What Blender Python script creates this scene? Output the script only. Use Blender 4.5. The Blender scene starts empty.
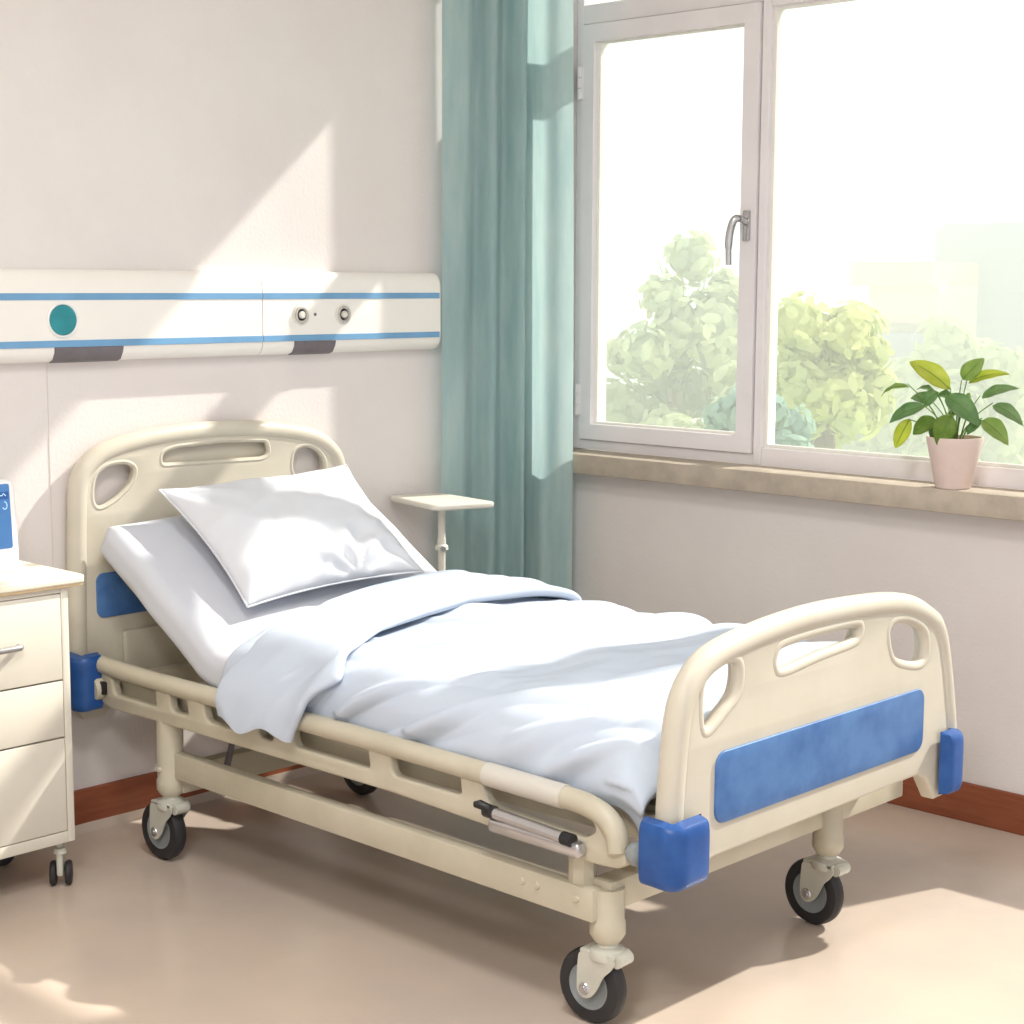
import bpy, bmesh, math, random
from mathutils import Vector, Matrix, noise
random.seed(7)
S = bpy.context.scene
COL = S.collection

# ------------------------------------------------------------------ materials
def lin(c):
    c = c / 255.0
    return c / 12.92 if c <= .04045 else ((c + .055) / 1.055) ** 2.4
def rgb(r, g, b): return (lin(r), lin(g), lin(b), 1)

def mat(name, col, rough=.6, mottle=.05, scale=5.0, metal=0.0, col2=None, bump=0.0, bscale=60, trans=0.0, spec=.4, coat=0, stretch=None):
    m = bpy.data.materials.new(name); m.use_nodes = True
    nt = m.node_tree; N = nt.nodes; L = nt.links
    b = N['Principled BSDF']; out = N['Material Output']
    b.inputs['Roughness'].default_value = rough
    b.inputs['Metallic'].default_value = metal
    b.inputs['Specular IOR Level'].default_value = spec
    if coat:
        b.inputs['Coat Weight'].default_value = coat; b.inputs['Coat Roughness'].default_value = .12
    tc = N.new('ShaderNodeTexCoord'); nz = N.new('ShaderNodeTexNoise')
    nz.inputs['Scale'].default_value = scale; nz.inputs['Detail'].default_value = 5; nz.inputs['Roughness'].default_value = .62
    src = tc.outputs['Object']
    if stretch:
        mp = N.new('ShaderNodeMapping'); mp.inputs['Scale'].default_value = stretch
        L.new(src, mp.inputs['Vector']); src = mp.outputs['Vector']
    L.new(src, nz.inputs['Vector'])
    r = N.new('ShaderNodeValToRGB')
    c = list(col); c2 = list(col2) if col2 else [min(1, v * (1 + mottle)) for v in c[:3]] + [1]
    c1 = c if col2 else [v * (1 - mottle) for v in c[:3]] + [1]
    r.color_ramp.elements[0].position = .36; r.color_ramp.elements[0].color = c1
    r.color_ramp.elements[1].position = .64; r.color_ramp.elements[1].color = c2
    L.new(nz.outputs['Fac'], r.inputs['Fac']); L.new(r.outputs['Color'], b.inputs['Base Color'])
    if bump:
        n2 = N.new('ShaderNodeTexNoise'); n2.inputs['Scale'].default_value = bscale; n2.inputs['Detail'].default_value = 4
        L.new(tc.outputs['Object'], n2.inputs['Vector'])
        bp = N.new('ShaderNodeBump'); bp.inputs['Strength'].default_value = bump; bp.inputs['Distance'].default_value = .01
        L.new(n2.outputs['Fac'], bp.inputs['Height']); L.new(bp.outputs['Normal'], b.inputs['Normal'])
    if trans:
        t = N.new('ShaderNodeBsdfTranslucent'); L.new(r.outputs['Color'], t.inputs['Color'])
        mx = N.new('ShaderNodeMixShader'); mx.inputs['Fac'].default_value = trans
        L.new(b.outputs[0], mx.inputs[1]); L.new(t.outputs[0], mx.inputs[2]); L.new(mx.outputs[0], out.inputs['Surface'])
    return m

M = {}
M['wall'] = mat('wall_paint', rgb(227, 222, 219), .9, .03, 1.3, col2=rgb(222, 214, 212), bump=.12, bscale=90)
M['ceil'] = mat('ceiling_paint', rgb(235, 230, 222), .9, .02)
M['floor'] = mat('floor_vinyl', rgb(191, 177, 168), .2, .05, 1.1, col2=rgb(207, 190, 174), spec=.45)
M['base'] = mat('baseboard_wood', rgb(128, 68, 44), .5, .1, 3, col2=rgb(150, 86, 58), stretch=(1, 1, 10))
M['frame'] = mat('window_frame_paint', rgb(236, 231, 233), .5, .03, 4)
M['gasket'] = mat('glazing_strip', rgb(238, 235, 228), .5, .02)
M['sill'] = mat('sill_stone', rgb(172, 160, 147), .7, .08, 14, col2=rgb(190, 178, 162))
M['cream'] = mat('cream_plastic', rgb(200, 193, 177), .42, .03, 4, col2=rgb(207, 200, 186), spec=.4)
M['metal'] = mat('cream_enamel', rgb(190, 183, 163), .42, .05, 6, col2=rgb(200, 193, 175), spec=.4)
M['blue'] = mat('blue_plastic', rgb(60, 100, 158), .4, .1, 9, col2=rgb(84, 124, 178))
M['dblue'] = mat('deep_blue_plastic', rgb(30, 74, 140), .35, .1, 12, col2=rgb(44, 90, 158))
M['sheet'] = mat('white_sheet', rgb(204, 207, 216), .85, .02, 3, bump=.05, bscale=25, spec=.2)
M['quilt'] = mat('white_quilt', rgb(194, 204, 219), .85, .02, 3, bump=.05, bscale=25, spec=.2)
M['pillow'] = mat('pillow_cotton', rgb(216, 219, 226), .85, .02, 3, spec=.2)
M['curtain'] = mat('curtain_cloth', rgb(178, 206, 208), .9, .08, 3, col2=rgb(196, 218, 218), trans=.5, spec=.1, stretch=(6, 6, 1.0))
M['rubber'] = mat('black_rubber', rgb(46, 45, 47), .55, .1, 20)
M['hub'] = mat('grey_hub_plastic', rgb(140, 146, 148), .4, .06, 20)
M['fork'] = mat('painted_caster_fork', rgb(196, 195, 184), .35, .05, 14)
M['steel'] = mat('brushed_steel', rgb(196, 196, 198), .25, .05, 30, metal=.85)
M['dark'] = mat('dark_plastic', rgb(36, 35, 38), .4, .1, 20)
M['vent'] = mat('grey_vent', rgb(112, 106, 110), .5, .1, 20)
M['unit'] = mat('headwall_unit_shell', rgb(240, 236, 230), .35, .02, 3)
M['stripe'] = mat('stripe_blue', rgb(112, 160, 200), .5, .07, 6)
M['teal'] = mat('teal_button', rgb(46, 140, 150), .4, .12, 20)
M['wfit'] = mat('white_fitting', rgb(222, 218, 208), .4, .03)
M['grip'] = mat('grip_sleeve', rgb(206, 202, 194), .4, .03)
M['ring'] = mat('outlet_ring', rgb(188, 184, 178), .4, .03)
M['cab'] = mat('cabinet_laminate', rgb(216, 210, 197), .5, .03, 3, col2=rgb(223, 217, 205))
M['cabtop'] = mat('cabinet_top_laminate', rgb(240, 233, 214), .45, .02, 3)
M['edge'] = mat('cabinet_top_edge', rgb(196, 172, 136), .55, .06, 10)
M['seam'] = mat('wall_joint', rgb(212, 204, 198), .8, .05)
M['white'] = mat('white_device_plastic', rgb(240, 240, 240), .35, .02)
M['pot'] = mat('pale_pink_ceramic', rgb(222, 200, 192), .6, .04, 8, col2=rgb(230, 210, 203))
M['soil'] = mat('potting_soil', rgb(120, 84, 62), .9, .2, 40)
for k, a, b2 in (('leafy', (196, 208, 78), (214, 220, 110)), ('leafl', (146, 176, 92), (170, 192, 116)), ('leafg', (128, 162, 108), (150, 178, 128)),
                 ('leafd', (112, 154, 98), (140, 176, 120)), ('leafo', (112, 146, 56), (142, 170, 80))):
    M[k] = mat('leaf_' + k, rgb(*a), .5, .1, 25, col2=rgb(*b2), trans=.45)
M['stem'] = mat('leaf_stem', rgb(110, 146, 74), .6, .1, 10)
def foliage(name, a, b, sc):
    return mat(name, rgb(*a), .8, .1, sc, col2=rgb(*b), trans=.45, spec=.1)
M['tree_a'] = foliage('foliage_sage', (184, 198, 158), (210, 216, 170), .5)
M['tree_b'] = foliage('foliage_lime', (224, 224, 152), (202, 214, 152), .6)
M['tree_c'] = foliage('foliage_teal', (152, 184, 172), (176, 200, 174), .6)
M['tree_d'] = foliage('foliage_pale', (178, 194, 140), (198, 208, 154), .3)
M['trunk'] = mat('tree_bark', rgb(120, 100, 84), .9, .1, 2)
M['grass'] = mat('lawn', rgb(176, 188, 140), .9, .1, .1)
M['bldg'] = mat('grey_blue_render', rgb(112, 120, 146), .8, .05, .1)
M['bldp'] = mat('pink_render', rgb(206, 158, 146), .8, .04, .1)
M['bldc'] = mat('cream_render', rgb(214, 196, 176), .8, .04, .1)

# emissive screen (a lit display)
def screen_mat(name, col, e):
    m = bpy.data.materials.new(name); m.use_nodes = True
    b = m.node_tree.nodes['Principled BSDF']
    b.inputs['Base Color'].default_value = (.01, .02, .04, 1) if e < .9 else (.2, .3, .4, 1)
    b.inputs['Roughness'].default_value = .35
    b.inputs['Emission Color'].default_value = col; b.inputs['Emission Strength'].default_value = e
    return m
M['screen'] = screen_mat('lit_screen', rgb(84, 142, 205), .85)
M['scr_dk'] = screen_mat('screen_dark_tile', rgb(44, 100, 172), .85)
M['scr_lt'] = screen_mat('screen_trace', rgb(190, 218, 238), 1.0)

FILL_GLOW = screen_mat('fill_panel_glow', (1, .985, .96, 1), 3.0)  # glowing face of the added ceiling fill panels
g = bpy.data.materials.new('window_glass'); g.use_nodes = True
N = g.node_tree.nodes; N.remove(N['Principled BSDF'])
tr = N.new('ShaderNodeBsdfTransparent'); tr.inputs[0].default_value = (.97, .98, .975, 1)
gl = N.new('ShaderNodeBsdfGlossy'); gl.inputs['Roughness'].default_value = .02
mx = N.new('ShaderNodeMixShader'); fr = N.new('ShaderNodeFresnel'); fr.inputs['IOR'].default_value = 1.25
g.node_tree.links.new(fr.outputs[0], mx.inputs[0]); g.node_tree.links.new(tr.outputs[0], mx.inputs[1]); g.node_tree.links.new(gl.outputs[0], mx.inputs[2])
g.node_tree.links.new(mx.outputs[0], N['Material Output'].inputs['Surface'])
M['glass'] = g

# ------------------------------------------------------------------ helpers
def add_box(bm, x0, x1, y0, y1, z0, z1, bev=0.0, seg=2):
    r = bmesh.ops.create_cube(bm, size=1)
    vs = r['verts']
    for v in vs:
        v.co = Vector((x0 + (v.co.x + .5) * (x1 - x0), y0 + (v.co.y + .5) * (y1 - y0), z0 + (v.co.z + .5) * (z1 - z0)))
    if bev:
        es = {e for v in vs for e in v.link_edges}
        bmesh.ops.bevel(bm, geom=list(es), offset=bev, segments=seg, profile=.5, affect='EDGES')
def box(x0, x1, y0, y1, z0, z1, bev=0.0, seg=2):
    bm = bmesh.new(); add_box(bm, x0, x1, y0, y1, z0, z1, bev, seg); return bm
def add_tube(bm, pts, r, n=12, cap=True, up=None, sx=1.0):
    pts = [Vector(p) for p in pts]; rs = r if isinstance(r, (list, tuple)) else [r] * len(pts)
    rings = []; nrm = None
    for i, p in enumerate(pts):
        t = (pts[min(i + 1, len(pts) - 1)] - pts[max(i - 1, 0)]).normalized()
        if nrm is None:
            a = Vector(up) if up else (Vector((0, 0, 1)) if abs(t.z) < .9 else Vector((1, 0, 0)))
            nrm = (a - t * a.dot(t)).normalized()
        else:
            nrm = (nrm - t * nrm.dot(t)).normalized()
        bn = t.cross(nrm)
        rings.append([bm.verts.new(p + (nrm * math.cos(2 * math.pi * k / n) + bn * sx * math.sin(2 * math.pi * k / n)) * rs[i]) for k in range(n)])
    for a, b in zip(rings, rings[1:]):
        for k in range(n): bm.faces.new((a[k], a[(k + 1) % n], b[(k + 1) % n], b[k]))
    if cap: bm.faces.new(rings[0][::-1]); bm.faces.new(rings[-1])
def tube(pts, r, n=12, **k):
    bm = bmesh.new(); add_tube(bm, pts, r, n, **k); return bm
def add_lathe(bm, prof, n=24, origin=(0, 0, 0), axis='Z'):
    o = Vector(origin); rings = []
    for r, h in prof:
        ring = []
        for k in range(n):
            a = 2 * math.pi * k / n; c, s = math.cos(a) * r, math.sin(a) * r
            v = {'Z': (c, s, h), 'Y': (s, h, c), 'X': (h, c, s)}[axis]
            ring.append(bm.verts.new(o + Vector(v)))
        rings.append(ring)
    for a, b in zip(rings, rings[1:]):
        for k in range(n): bm.faces.new((a[k], a[(k + 1) % n], b[(k + 1) % n], b[k]))
    if prof[0] == prof[-1]: return
    if prof[0][0] > 1e-6: bm.faces.new(rings[0][::-1])
    if prof[-1][0] > 1e-6: bm.faces.new(rings[-1])
def lathe(prof, n=24, origin=(0, 0, 0), axis='Z'):
    bm = bmesh.new(); add_lathe(bm, prof, n, origin, axis)
    bmesh.ops.remove_doubles(bm, verts=bm.verts, dist=1e-6); return bm
def spline(pts, n=8, closed=False):
    out = []; m = len(pts); P = [Vector(p) for p in pts]
    rng = m if closed else m - 1
    for i in range(rng):
        if closed: a, b, c, d = P[(i - 1) % m], P[i], P[(i + 1) % m], P[(i + 2) % m]
        else: a, b, c, d = P[max(i - 1, 0)], P[i], P[i + 1], P[min(i + 2, m - 1)]
        for k in range(n):
            t = k / n
            out.append(.5 * (2 * b + (c - a) * t + (2 * a - 5 * b + 4 * c - d) * t * t + (3 * b - a - 3 * c + d) * t ** 3))
    if not closed: out.append(P[-1])
    return out
def rrect(x0, x1, y0, y1, r, n=6):
    out = []
    for cx, cy, a0 in ((x1 - r, y1 - r, 0), (x0 + r, y1 - r, 90), (x0 + r, y0 + r, 180), (x1 - r, y0 + r, 270)):
        for k in range(n + 1):
            a = math.radians(a0 + 90 * k / n); out.append((cx + r * math.cos(a), cy + r * math.sin(a)))
    return out
def round_poly(pts, r, n=4):
    out = []; m = len(pts)
    for i in range(m):
        p = Vector(pts[i]); a = Vector(pts[i - 1]); b = Vector(pts[(i + 1) % m])
        rr = min(r, (a - p).length * .48, (b - p).length * .48)
        s = p + (a - p).normalized() * rr; e = p + (b - p).normalized() * rr
        for k in range(n + 1):
            t = k / n; out.append(tuple(s * (1 - t) ** 2 + p * 2 * t * (1 - t) + e * t * t))
    return out
def plate(loops, thick, bev, to3d, bres=2):
    """flat plate with holes from 2D loops; to3d maps (a, b, c) with c through the thickness"""
    cu = bpy.data.curves.new('c', 'CURVE'); cu.dimensions = '2D'; cu.fill_mode = 'BOTH'
    cu.extrude = max(thick / 2 - bev, 0); cu.bevel_depth = bev; cu.bevel_resolution = bres; cu.offset = -bev
    for lp in loops:
        s = cu.splines.new('POLY'); s.points.add(len(lp) - 1); s.use_cyclic_u = True
        for p, q in zip(s.points, lp): p.co = (q[0], q[1], 0, 1)
    o = bpy.data.objects.new('c', cu); COL.objects.link(o)
    dg = bpy.context.evaluated_depsgraph_get(); me = bpy.data.meshes.new_from_object(o.evaluated_get(dg))
    bm = bmesh.new(); bm.from_mesh(me); bpy.data.objects.remove(o); bpy.data.meshes.remove(me); bpy.data.curves.remove(cu)
    bmesh.ops.remove_doubles(bm, verts=bm.verts, dist=1e-5)
    for v in bm.verts: v.co = Vector(to3d(*v.co))
    bmesh.ops.recalc_face_normals(bm, faces=bm.faces)
    return bm
def grid(fn, nu, nv, closed_u=False):
    bm = bmesh.new(); V = [[bm.verts.new(fn(i / (nu - 1), j / (nv - 1))) for j in range(nv)] for i in range(nu)]
    for i in range(nu - 1):
        for j in range(nv - 1): bm.faces.new((V[i][j], V[i + 1][j], V[i + 1][j + 1], V[i][j + 1]))
    return bm

def thing(name, loc, label, cat, group=None):
    o = bpy.data.objects.new(name, None); COL.objects.link(o); o.location = loc; o.empty_display_size = .1
    o['label'] = label; o['category'] = cat
    if group: o['group'] = group
    return o
def root_loc(p):
    v = Vector((0, 0, 0))
    while p: v += Vector(p.location); p = p.parent
    return v
def obj(name, bm, m, parent=None, smooth=True, label=None, auto=True, recalc=True):
    if recalc: bmesh.ops.recalc_face_normals(bm, faces=bm.faces)
    off = root_loc(parent)
    for v in bm.verts: v.co -= off
    me = bpy.data.meshes.new(name); bm.to_mesh(me); bm.free()
    for mm in (m if isinstance(m, (list, tuple)) else [m]): me.materials.append(mm)
    if smooth:
        me.polygons.foreach_set('use_smooth', [True] * len(me.polygons))
        if auto:
            try: me.set_sharp_from_angle(angle=math.radians(40))
            except Exception: pass
    o = bpy.data.objects.new(name, me); COL.objects.link(o); o.parent = parent
    if label: o['label'] = label
    return o
def tag(o, label, cat, group=None, kind=None):
    o['label'] = label; o['category'] = cat
    if group: o['group'] = group
    if kind: o['kind'] = kind
    return o
def struct(name, bm, m, label=None, parent=None, smooth=False):
    o = obj(name, bm, m, parent, smooth)
    if parent is None: o['kind'] = 'structure'
    if label: o['label'] = label
    return o
def place_at_base(o):
    """move a mesh object's origin to its base centre, geometry stays"""
    me = o.data; xs = [v.co for v in me.vertices]
    c = Vector(((min(v.x for v in xs) + max(v.x for v in xs)) / 2, (min(v.y for v in xs) + max(v.y for v in xs)) / 2, min(v.z for v in xs)))
    for v in me.vertices: v.co -= c
    o.location = c
    for ch in o.children: ch.location = Vector(ch.location) - c
    return o
def clamp(x, a=0., b=1.): return max(a, min(b, x))
def sst(x): x = clamp(x); return x * x * (3 - 2 * x)
def lerp(a, b, t): return a + (b - a) * t

# ------------------------------------------------------------------ the room
WT = .22                                           # wall thickness
XR = 5.6; YB = -5.8; ZC = 3.10
struct('floor', box(-.1, XR, YB, WT, -.1, 0), M['floor'], 'glossy tan vinyl floor')
struct('ceiling', box(-.1, XR, YB, WT, ZC, ZC + .1), M['ceil'], 'plain pale ceiling')
struct('wall_left', box(-.12, 0, YB, WT, 0, ZC), M['wall'], 'pale warm wall behind the bed head')
WX0, WX1, WZ0, WZ1 = .123, 1.90, .905, 2.88
DX0, DX1 = 1.98, 2.95
bm = bmesh.new()
add_box(bm, 0, WX0, 0, WT, 0, ZC)                 # beside the window
add_box(bm, WX0, WX1, 0, WT, 0, WZ0)              # below
add_box(bm, WX0, WX1, 0, WT, WZ1, ZC)             # above
add_box(bm, WX1, DX0, 0, WT, 0, ZC)               # pier
add_box(bm, DX0, DX1, 0, WT, WZ1, ZC)
add_box(bm, DX1, XR, 0, WT, 0, ZC)
struct('wall_right', bm, M['wall'], 'pale wall under and around the window')
struct('wall_front', box(-.1, XR, YB - .1, YB, 0, ZC), M['wall'], 'plain wall facing the window')
struct('baseboard_left', box(0, .014, YB, 0, 0, .118, .003), M['base'], 'dark reddish brown baseboard')
struct('trim_3', box(.013, .016, YB, -.02, 0, .027), M['floor'], 'narrow floor vinyl upstand')
bm = box(.014, DX0, -.014, 0, 0, .108, .003)
struct('baseboard_right', bm, M['base'], 'reddish brown baseboard below the window')
# thin seam line of the wall covering under the unit
struct('trim_1', box(0, .0015, -1.808, -1.806, .118, 1.262), M['seam'], 'fine vertical joint in the wall covering')

# sill
o = obj('window_sill', box(WX0 + .02, WX1, -.082, .06, .849, .913, .006), M['sill'], None)
bpy.data.objects['window_sill'].name = 'trim_2'; o['kind'] = 'structure'; o['label'] = 'stone window sill with a tan front edge'

# window frame : outer frame with mullion and transom; sash is a part
FY0, FY1 = .06, .13
bm = bmesh.new()
add_box(bm, WX0, .150, FY0, FY1, .913, WZ1, .002)
add_box(bm, .150, .846, FY0, FY1, .913, .945, .002)
add_box(bm, .846, .874, FY0 - .004, FY1, .913, WZ1, .003)
add_box(bm, .874, 1.86, FY0, FY1, .913, .966, .002)
add_box(bm, 1.86, WX1, FY0, FY1, .913, WZ1, .002)
add_box(bm, .150, .846, FY0, FY1, 2.262, 2.322, .002)
add_box(bm, .874, 1.86, FY0, FY1, 2.245, 2.322, .002)
add_box(bm, .150, .846, FY0, FY1, WZ1 - .04, WZ1, .002)
add_box(bm, .874, 1.86, FY0, FY1, WZ1 - .04, WZ1, .002)
win = struct('window_1', bm, M['frame'], 'grey framed window with a hinged sash at left')
bm = bmesh.new()
sx0, sx1, sz0, sz1 = .153, .842, .947, 2.259
gx0, gx1, gz0, gz1 = .204, .786, .997, 2.205
SY0, SY1 = .048, .118
def add_frame(bm, x0, x1, z0, z1, a0, a1, b0, b1, y0, y1, bev):
    """mitred rectangular frame: outer x0..x1,z0..z1 inner a0..a1,b0..b1"""
    P = [(x0, z0), (x1, z0), (x1, z1), (x0, z1)]; Q = [(a0, b0), (a1, b0), (a1, b1), (a0, b1)]
    F = [[bm.verts.new((p[0], y, p[1])) for p in L_] for L_ in (P, Q) for y in (y0, y1)]
    po0, po1, pi0, pi1 = F
    for i in range(4):
        j = (i + 1) % 4
        bm.faces.new((po0[i], po0[j], pi0[j], pi0[i])); bm.faces.new((po1[j], po1[i], pi1[i], pi1[j]))
        bm.faces.new((po0[j], po0[i], po1[i], po1[j])); bm.faces.new((pi0[i], pi0[j], pi1[j], pi1[i]))
    if bev:
        es = [e for e in bm.edges if e.calc_face_angle(0) > 1]
        bmesh.ops.bevel(bm, geom=es, offset=bev, segments=2, affect='EDGES')
add_frame(bm, sx0, sx1, sz0, sz1, gx0, gx1, gz0, gz1, SY0, SY1, .002)
sash = struct('sash', bm, M['frame'], None, win)
bm = bmesh.new(); add_frame(bm, gx0, gx1, gz0, gz1, gx0 + .010, gx1 - .004, gz0 + .008, gz1 - .006, .070, .082, 0)
struct('glazing_bead', bm, M['gasket'], None, sash)
struct('pane', box(gx0, gx1, .085, .089, gz0, gz1), M['glass'], None, sash)
bm = bmesh.new(); add_frame(bm, .874, 1.86, .966, 2.245, .884, 1.85, .976, 2.235, .075, .088, 0)
struct('glazing_bead', bm, M['gasket'], None, win)
struct('pane', box(.874, 1.86, .095, .099, .966, 2.245), M['glass'], None, win)
struct('pane', box(.874, 1.86, .095, .099, 2.322, WZ1 - .04), M['glass'], None, win)
struct('pane', box(.150, .846, .095, .099, 2.322, WZ1 - .04), M['glass'], None, win)
# handle
bm = bmesh.new(); add_box(bm, .800, .826, .040, .049, 1.575, 1.665, .004)
hp = spline([(.813, .045, 1.628), (.812, .012, 1.640), (.802, -.004, 1.634), (.792, -.008, 1.600), (.788, -.008, 1.560), (.788, -.006, 1.505)], 6)
add_tube(bm, hp, [.010] * 6 + [.0115] * (len(hp) - 12) + [.009] * 6, 10, sx=.8)
struct('handle', bm, M['steel'], 'small silver lever handle', sash, True)
for z in (1.075, 2.08):
    bm = bmesh.new()
    for k in range(3): add_tube(bm, [(.150, .042, z + .034 * k - .05), (.150, .042, z + .034 * k - .018)], .0075, 10)
    add_box(bm, .141, .160, .044, .050, z - .05, z + .05, .001)
    struct('hinge', bm, M['frame'], None, sash, True)
# added out-of-view balcony door, lets low sun reach the floor
bm = bmesh.new(); add_frame(bm, DX0, DX1, 0.0, WZ1, DX0 + .06, DX1 - .06, .52, WZ1 - .06, .06, .13, .002)
dr = struct('added_door_1', bm, M['frame'], 'added unseen glazed balcony door frame letting sun onto the floor')
struct('pane', box(DX0 + .06, DX1 - .06, .095, .099, .52, WZ1 - .06), M['glass'], None, dr)

# ------------------------------------------------------------------ curtain
def curtain():
    path = spline([(.050, -.470), (.085, -.405), (.055, -.335), (.120, -.315), (.085, -.235), (.165, -.225), (.094, -.155), (.190, -.170), (.225, -.125), (.256, -.105)], 10)
    # even arc length samples
    d = [0]
    for a, b in zip(path, path[1:]): d.append(d[-1] + (b - a).length)
    def at(t):
        s = t * d[-1]
        for i in range(len(d) - 1):
            if d[i + 1] >= s: return path[i].lerp(path[i + 1], (s - d[i]) / max(1e-9, d[i + 1] - d[i]))
        return path[-1]
    mid = Vector((.165, -.24, 0))
    def fn(u, v):
        p = at(u); z = lerp(.035, 2.93, v)
        q = Vector((p.x, p.y, 0)); h = noise.noise(Vector((u * 7, v * 1.3, 3.1))) * .012
        q += Vector((h * .6, h * .8, 0))
        tight = lerp(1.05, .97, v)
        q = Vector((mid.x + (q.x - mid.x) * tight, mid.y + (q.y - mid.y) * tight, z))
        q.x = max(q.x, .02); q.y = min(q.y, -.02)
        return q
    bm = grid(fn, 130, 34)
    return bm
t = thing('curtain', (.16, -.24, 0), 'sea green floor length curtain gathered in the corner left of the window', 'curtain')
c = obj('fabric', curtain(), M['curtain'], t, auto=False)
rail = obj('curtain_track', box(.05, 1.95, -.12, -.09, 2.95, 2.975, .004), M['white'])
tag(rail, 'white curtain track fixed above the window', 'curtain rail'); 
for x in (.3, 1.1, 1.8): obj('bracket', box(x, x + .02, -.115, 0, 2.960, 2.970), M['white'], rail)
place_at_base(rail)


# ------------------------------------------------------------------ headwall service unit
t = thing('service_panel', (0, -1.6, 1.25), 'long white wall unit with two blue stripes, outlets and teal button above the bed', 'wall panel')
def unit_profile():
    # (x, z) around the shell
    p = [(0, 1.250), (.022, 1.246), (.036, 1.252), (.047, 1.270), (.050, 1.298), (.050, 1.425), (.047, 1.450), (.038, 1.470), (.024, 1.479), (0, 1.479)]
    return p
def add_shell(bm, y0, y1, endround=0.0):
    pr = unit_profile(); ys = [y0, y1]; sc = [1, 1]
    if endround:
        ys = [y0]; sc = [1]
        for k in range(7):
            a = k / 6 * math.pi / 2; ys.append(y1 - endround + endround * math.sin(a)); sc.append(1 - (1 - math.cos(a)) * .35)
    rings = []
    for y, s in zip(ys, sc):
        rings.append([bm.verts.new((x * s if x else 0, y, 1.365 + (z - 1.365) * (1 - (1 - s) * .4))) for x, z in pr])
    for a, b in zip(rings, rings[1:]):
        for k in range(len(pr) - 1): bm.faces.new((a[k], a[k + 1], b[k + 1], b[k]))
    bm.faces.new(rings[0][::-1]); bm.faces.new(rings[-1])
bm = bmesh.new(); add_shell(bm, -3.2, -1.159); sh1 = obj('housing', bm, M['unit'], t)
bm = bmesh.new(); add_shell(bm, -1.156, -.462, .020); sh2 = obj('housing', bm, M['unit'], t)
for a, b in ((-3.2, -1.159), (-1.156, -.480)):
    for z in (1.402, 1.284):
        obj('blue_stripe', box(.0495, .0520, a, b, z, z + .017, .0006, 1), M['stripe'], t, False)
bm = lathe([(.0, .006), (.036, .006), (.038, .004), (.038, 0)], 32, (.0495, -1.788, 1.352), 'X'); cb = obj('call_button', bm, M['teal'], t, label='round teal button')
obj('rim', lathe([(.039, 0), (.045, 0), (.045, .004), (.042, .006), (.039, .004), (.039, 0)], 32, (.0495, -1.788, 1.352), 'X'), M['white'], cb)
for y in (-1.022, -.865):
    a = obj('outlet', lathe([(0, .004), (.026, .004), (.030, .002), (.030, 0)], 28, (.0495, y, 1.357), 'X'), M['wfit'], t)
    obj('ring', lathe([(.016, .004), (.019, .009), (.022, .009), (.025, .004)], 28, (.0495, y, 1.357), 'X'), M['ring'], a)
    obj('socket_core', lathe([(0, .012), (.008, .012), (.011, .008), (.011, .003)], 20, (.0495, y, 1.357), 'X'), M['wfit'], a)
obj('indicator', lathe([(0, .003), (.004, .003), (.005, 0)], 12, (.0495, -.970, 1.358), 'X'), M['vent'], t)
def vent(y0, y1):
    bm = bmesh.new(); pts = [(.020, 1.2435), (.037, 1.2495), (.0490, 1.269), (.0525, 1.2825)]
    rows = [[bm.verts.new((x, y, z)) for x, z in pts] for y in (y0, y1)]; rows2 = [[bm.verts.new((x - .004, y, z + .006)) for x, z in pts] for y in (y0, y1)]
    for k in range(3):
        bm.faces.new((rows[0][k], rows[0][k + 1], rows[1][k + 1], rows[1][k]))
        bm.faces.new((rows2[0][k + 1], rows2[0][k], rows2[1][k], rows2[1][k + 1]))
    for r1, r2 in ((rows[0], rows2[0]), (rows[1], rows2[1])):
        for k in range(3): bm.faces.new((r1[k], r1[k + 1], r2[k + 1], r2[k]))
    bm.faces.new((rows[0][0], rows[1][0], rows2[1][0], rows2[0][0])); bm.faces.new((rows[0][3], rows[1][3], rows2[1][3], rows2[0][3]))
    return bm
obj('vent', vent(-1.812, -1.612), M['vent'], t, label='dark grey slot on the underside')
obj('vent', vent(-1.045, -.895), M['vent'], t, label='dark grey slot on the underside')

# ------------------------------------------------------------------ the bed : common shape functions
def yn(x): return lerp(-1.727, -1.655, clamp(x / 1.9))     # near side of the mattress
def yf(x): return lerp(-.870, -.795, clamp(x / 1.9))       # far side
A31 = math.radians(33.5)
HX, HZ = .515, .455                                         # hinge of the lying surface (underside of the mattress)
LH = .552
def path(s):
    """underside centre line: s = 0 at the raised head end; returns (x, z, nx, nz)"""
    R = .20; half = R * math.tan(A31 / 2)
    if s < LH - half:
        d = LH - s; return (HX - d * math.cos(A31), HZ + d * math.sin(A31), math.sin(A31), math.cos(A31))
    arc = R * A31; s2 = s - (LH - half)
    if s2 < arc:
        a = A31 - s2 / R
        x0 = HX - half * math.cos(A31); z0 = HZ + half * math.sin(A31)
        cx, cz = x0 + math.sin(A31) * R, z0 + math.cos(A31) * R
        return (cx - math.sin(a) * R, cz - math.cos(a) * R, math.sin(a), math.cos(a))
    return (HX + half + (s2 - arc), HZ, 0, 1)
def P(s, t, n, yo=0.0):
    x, z, nx, nz = path(s)
    X = x + nx * n; Z = z + nz * n + .035 * clamp(t)
    return Vector((X, lerp(yn(X), yf(X), t) + yo, Z))
S_END = LH + (1.86 - HX) - .002
TH = .10

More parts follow.
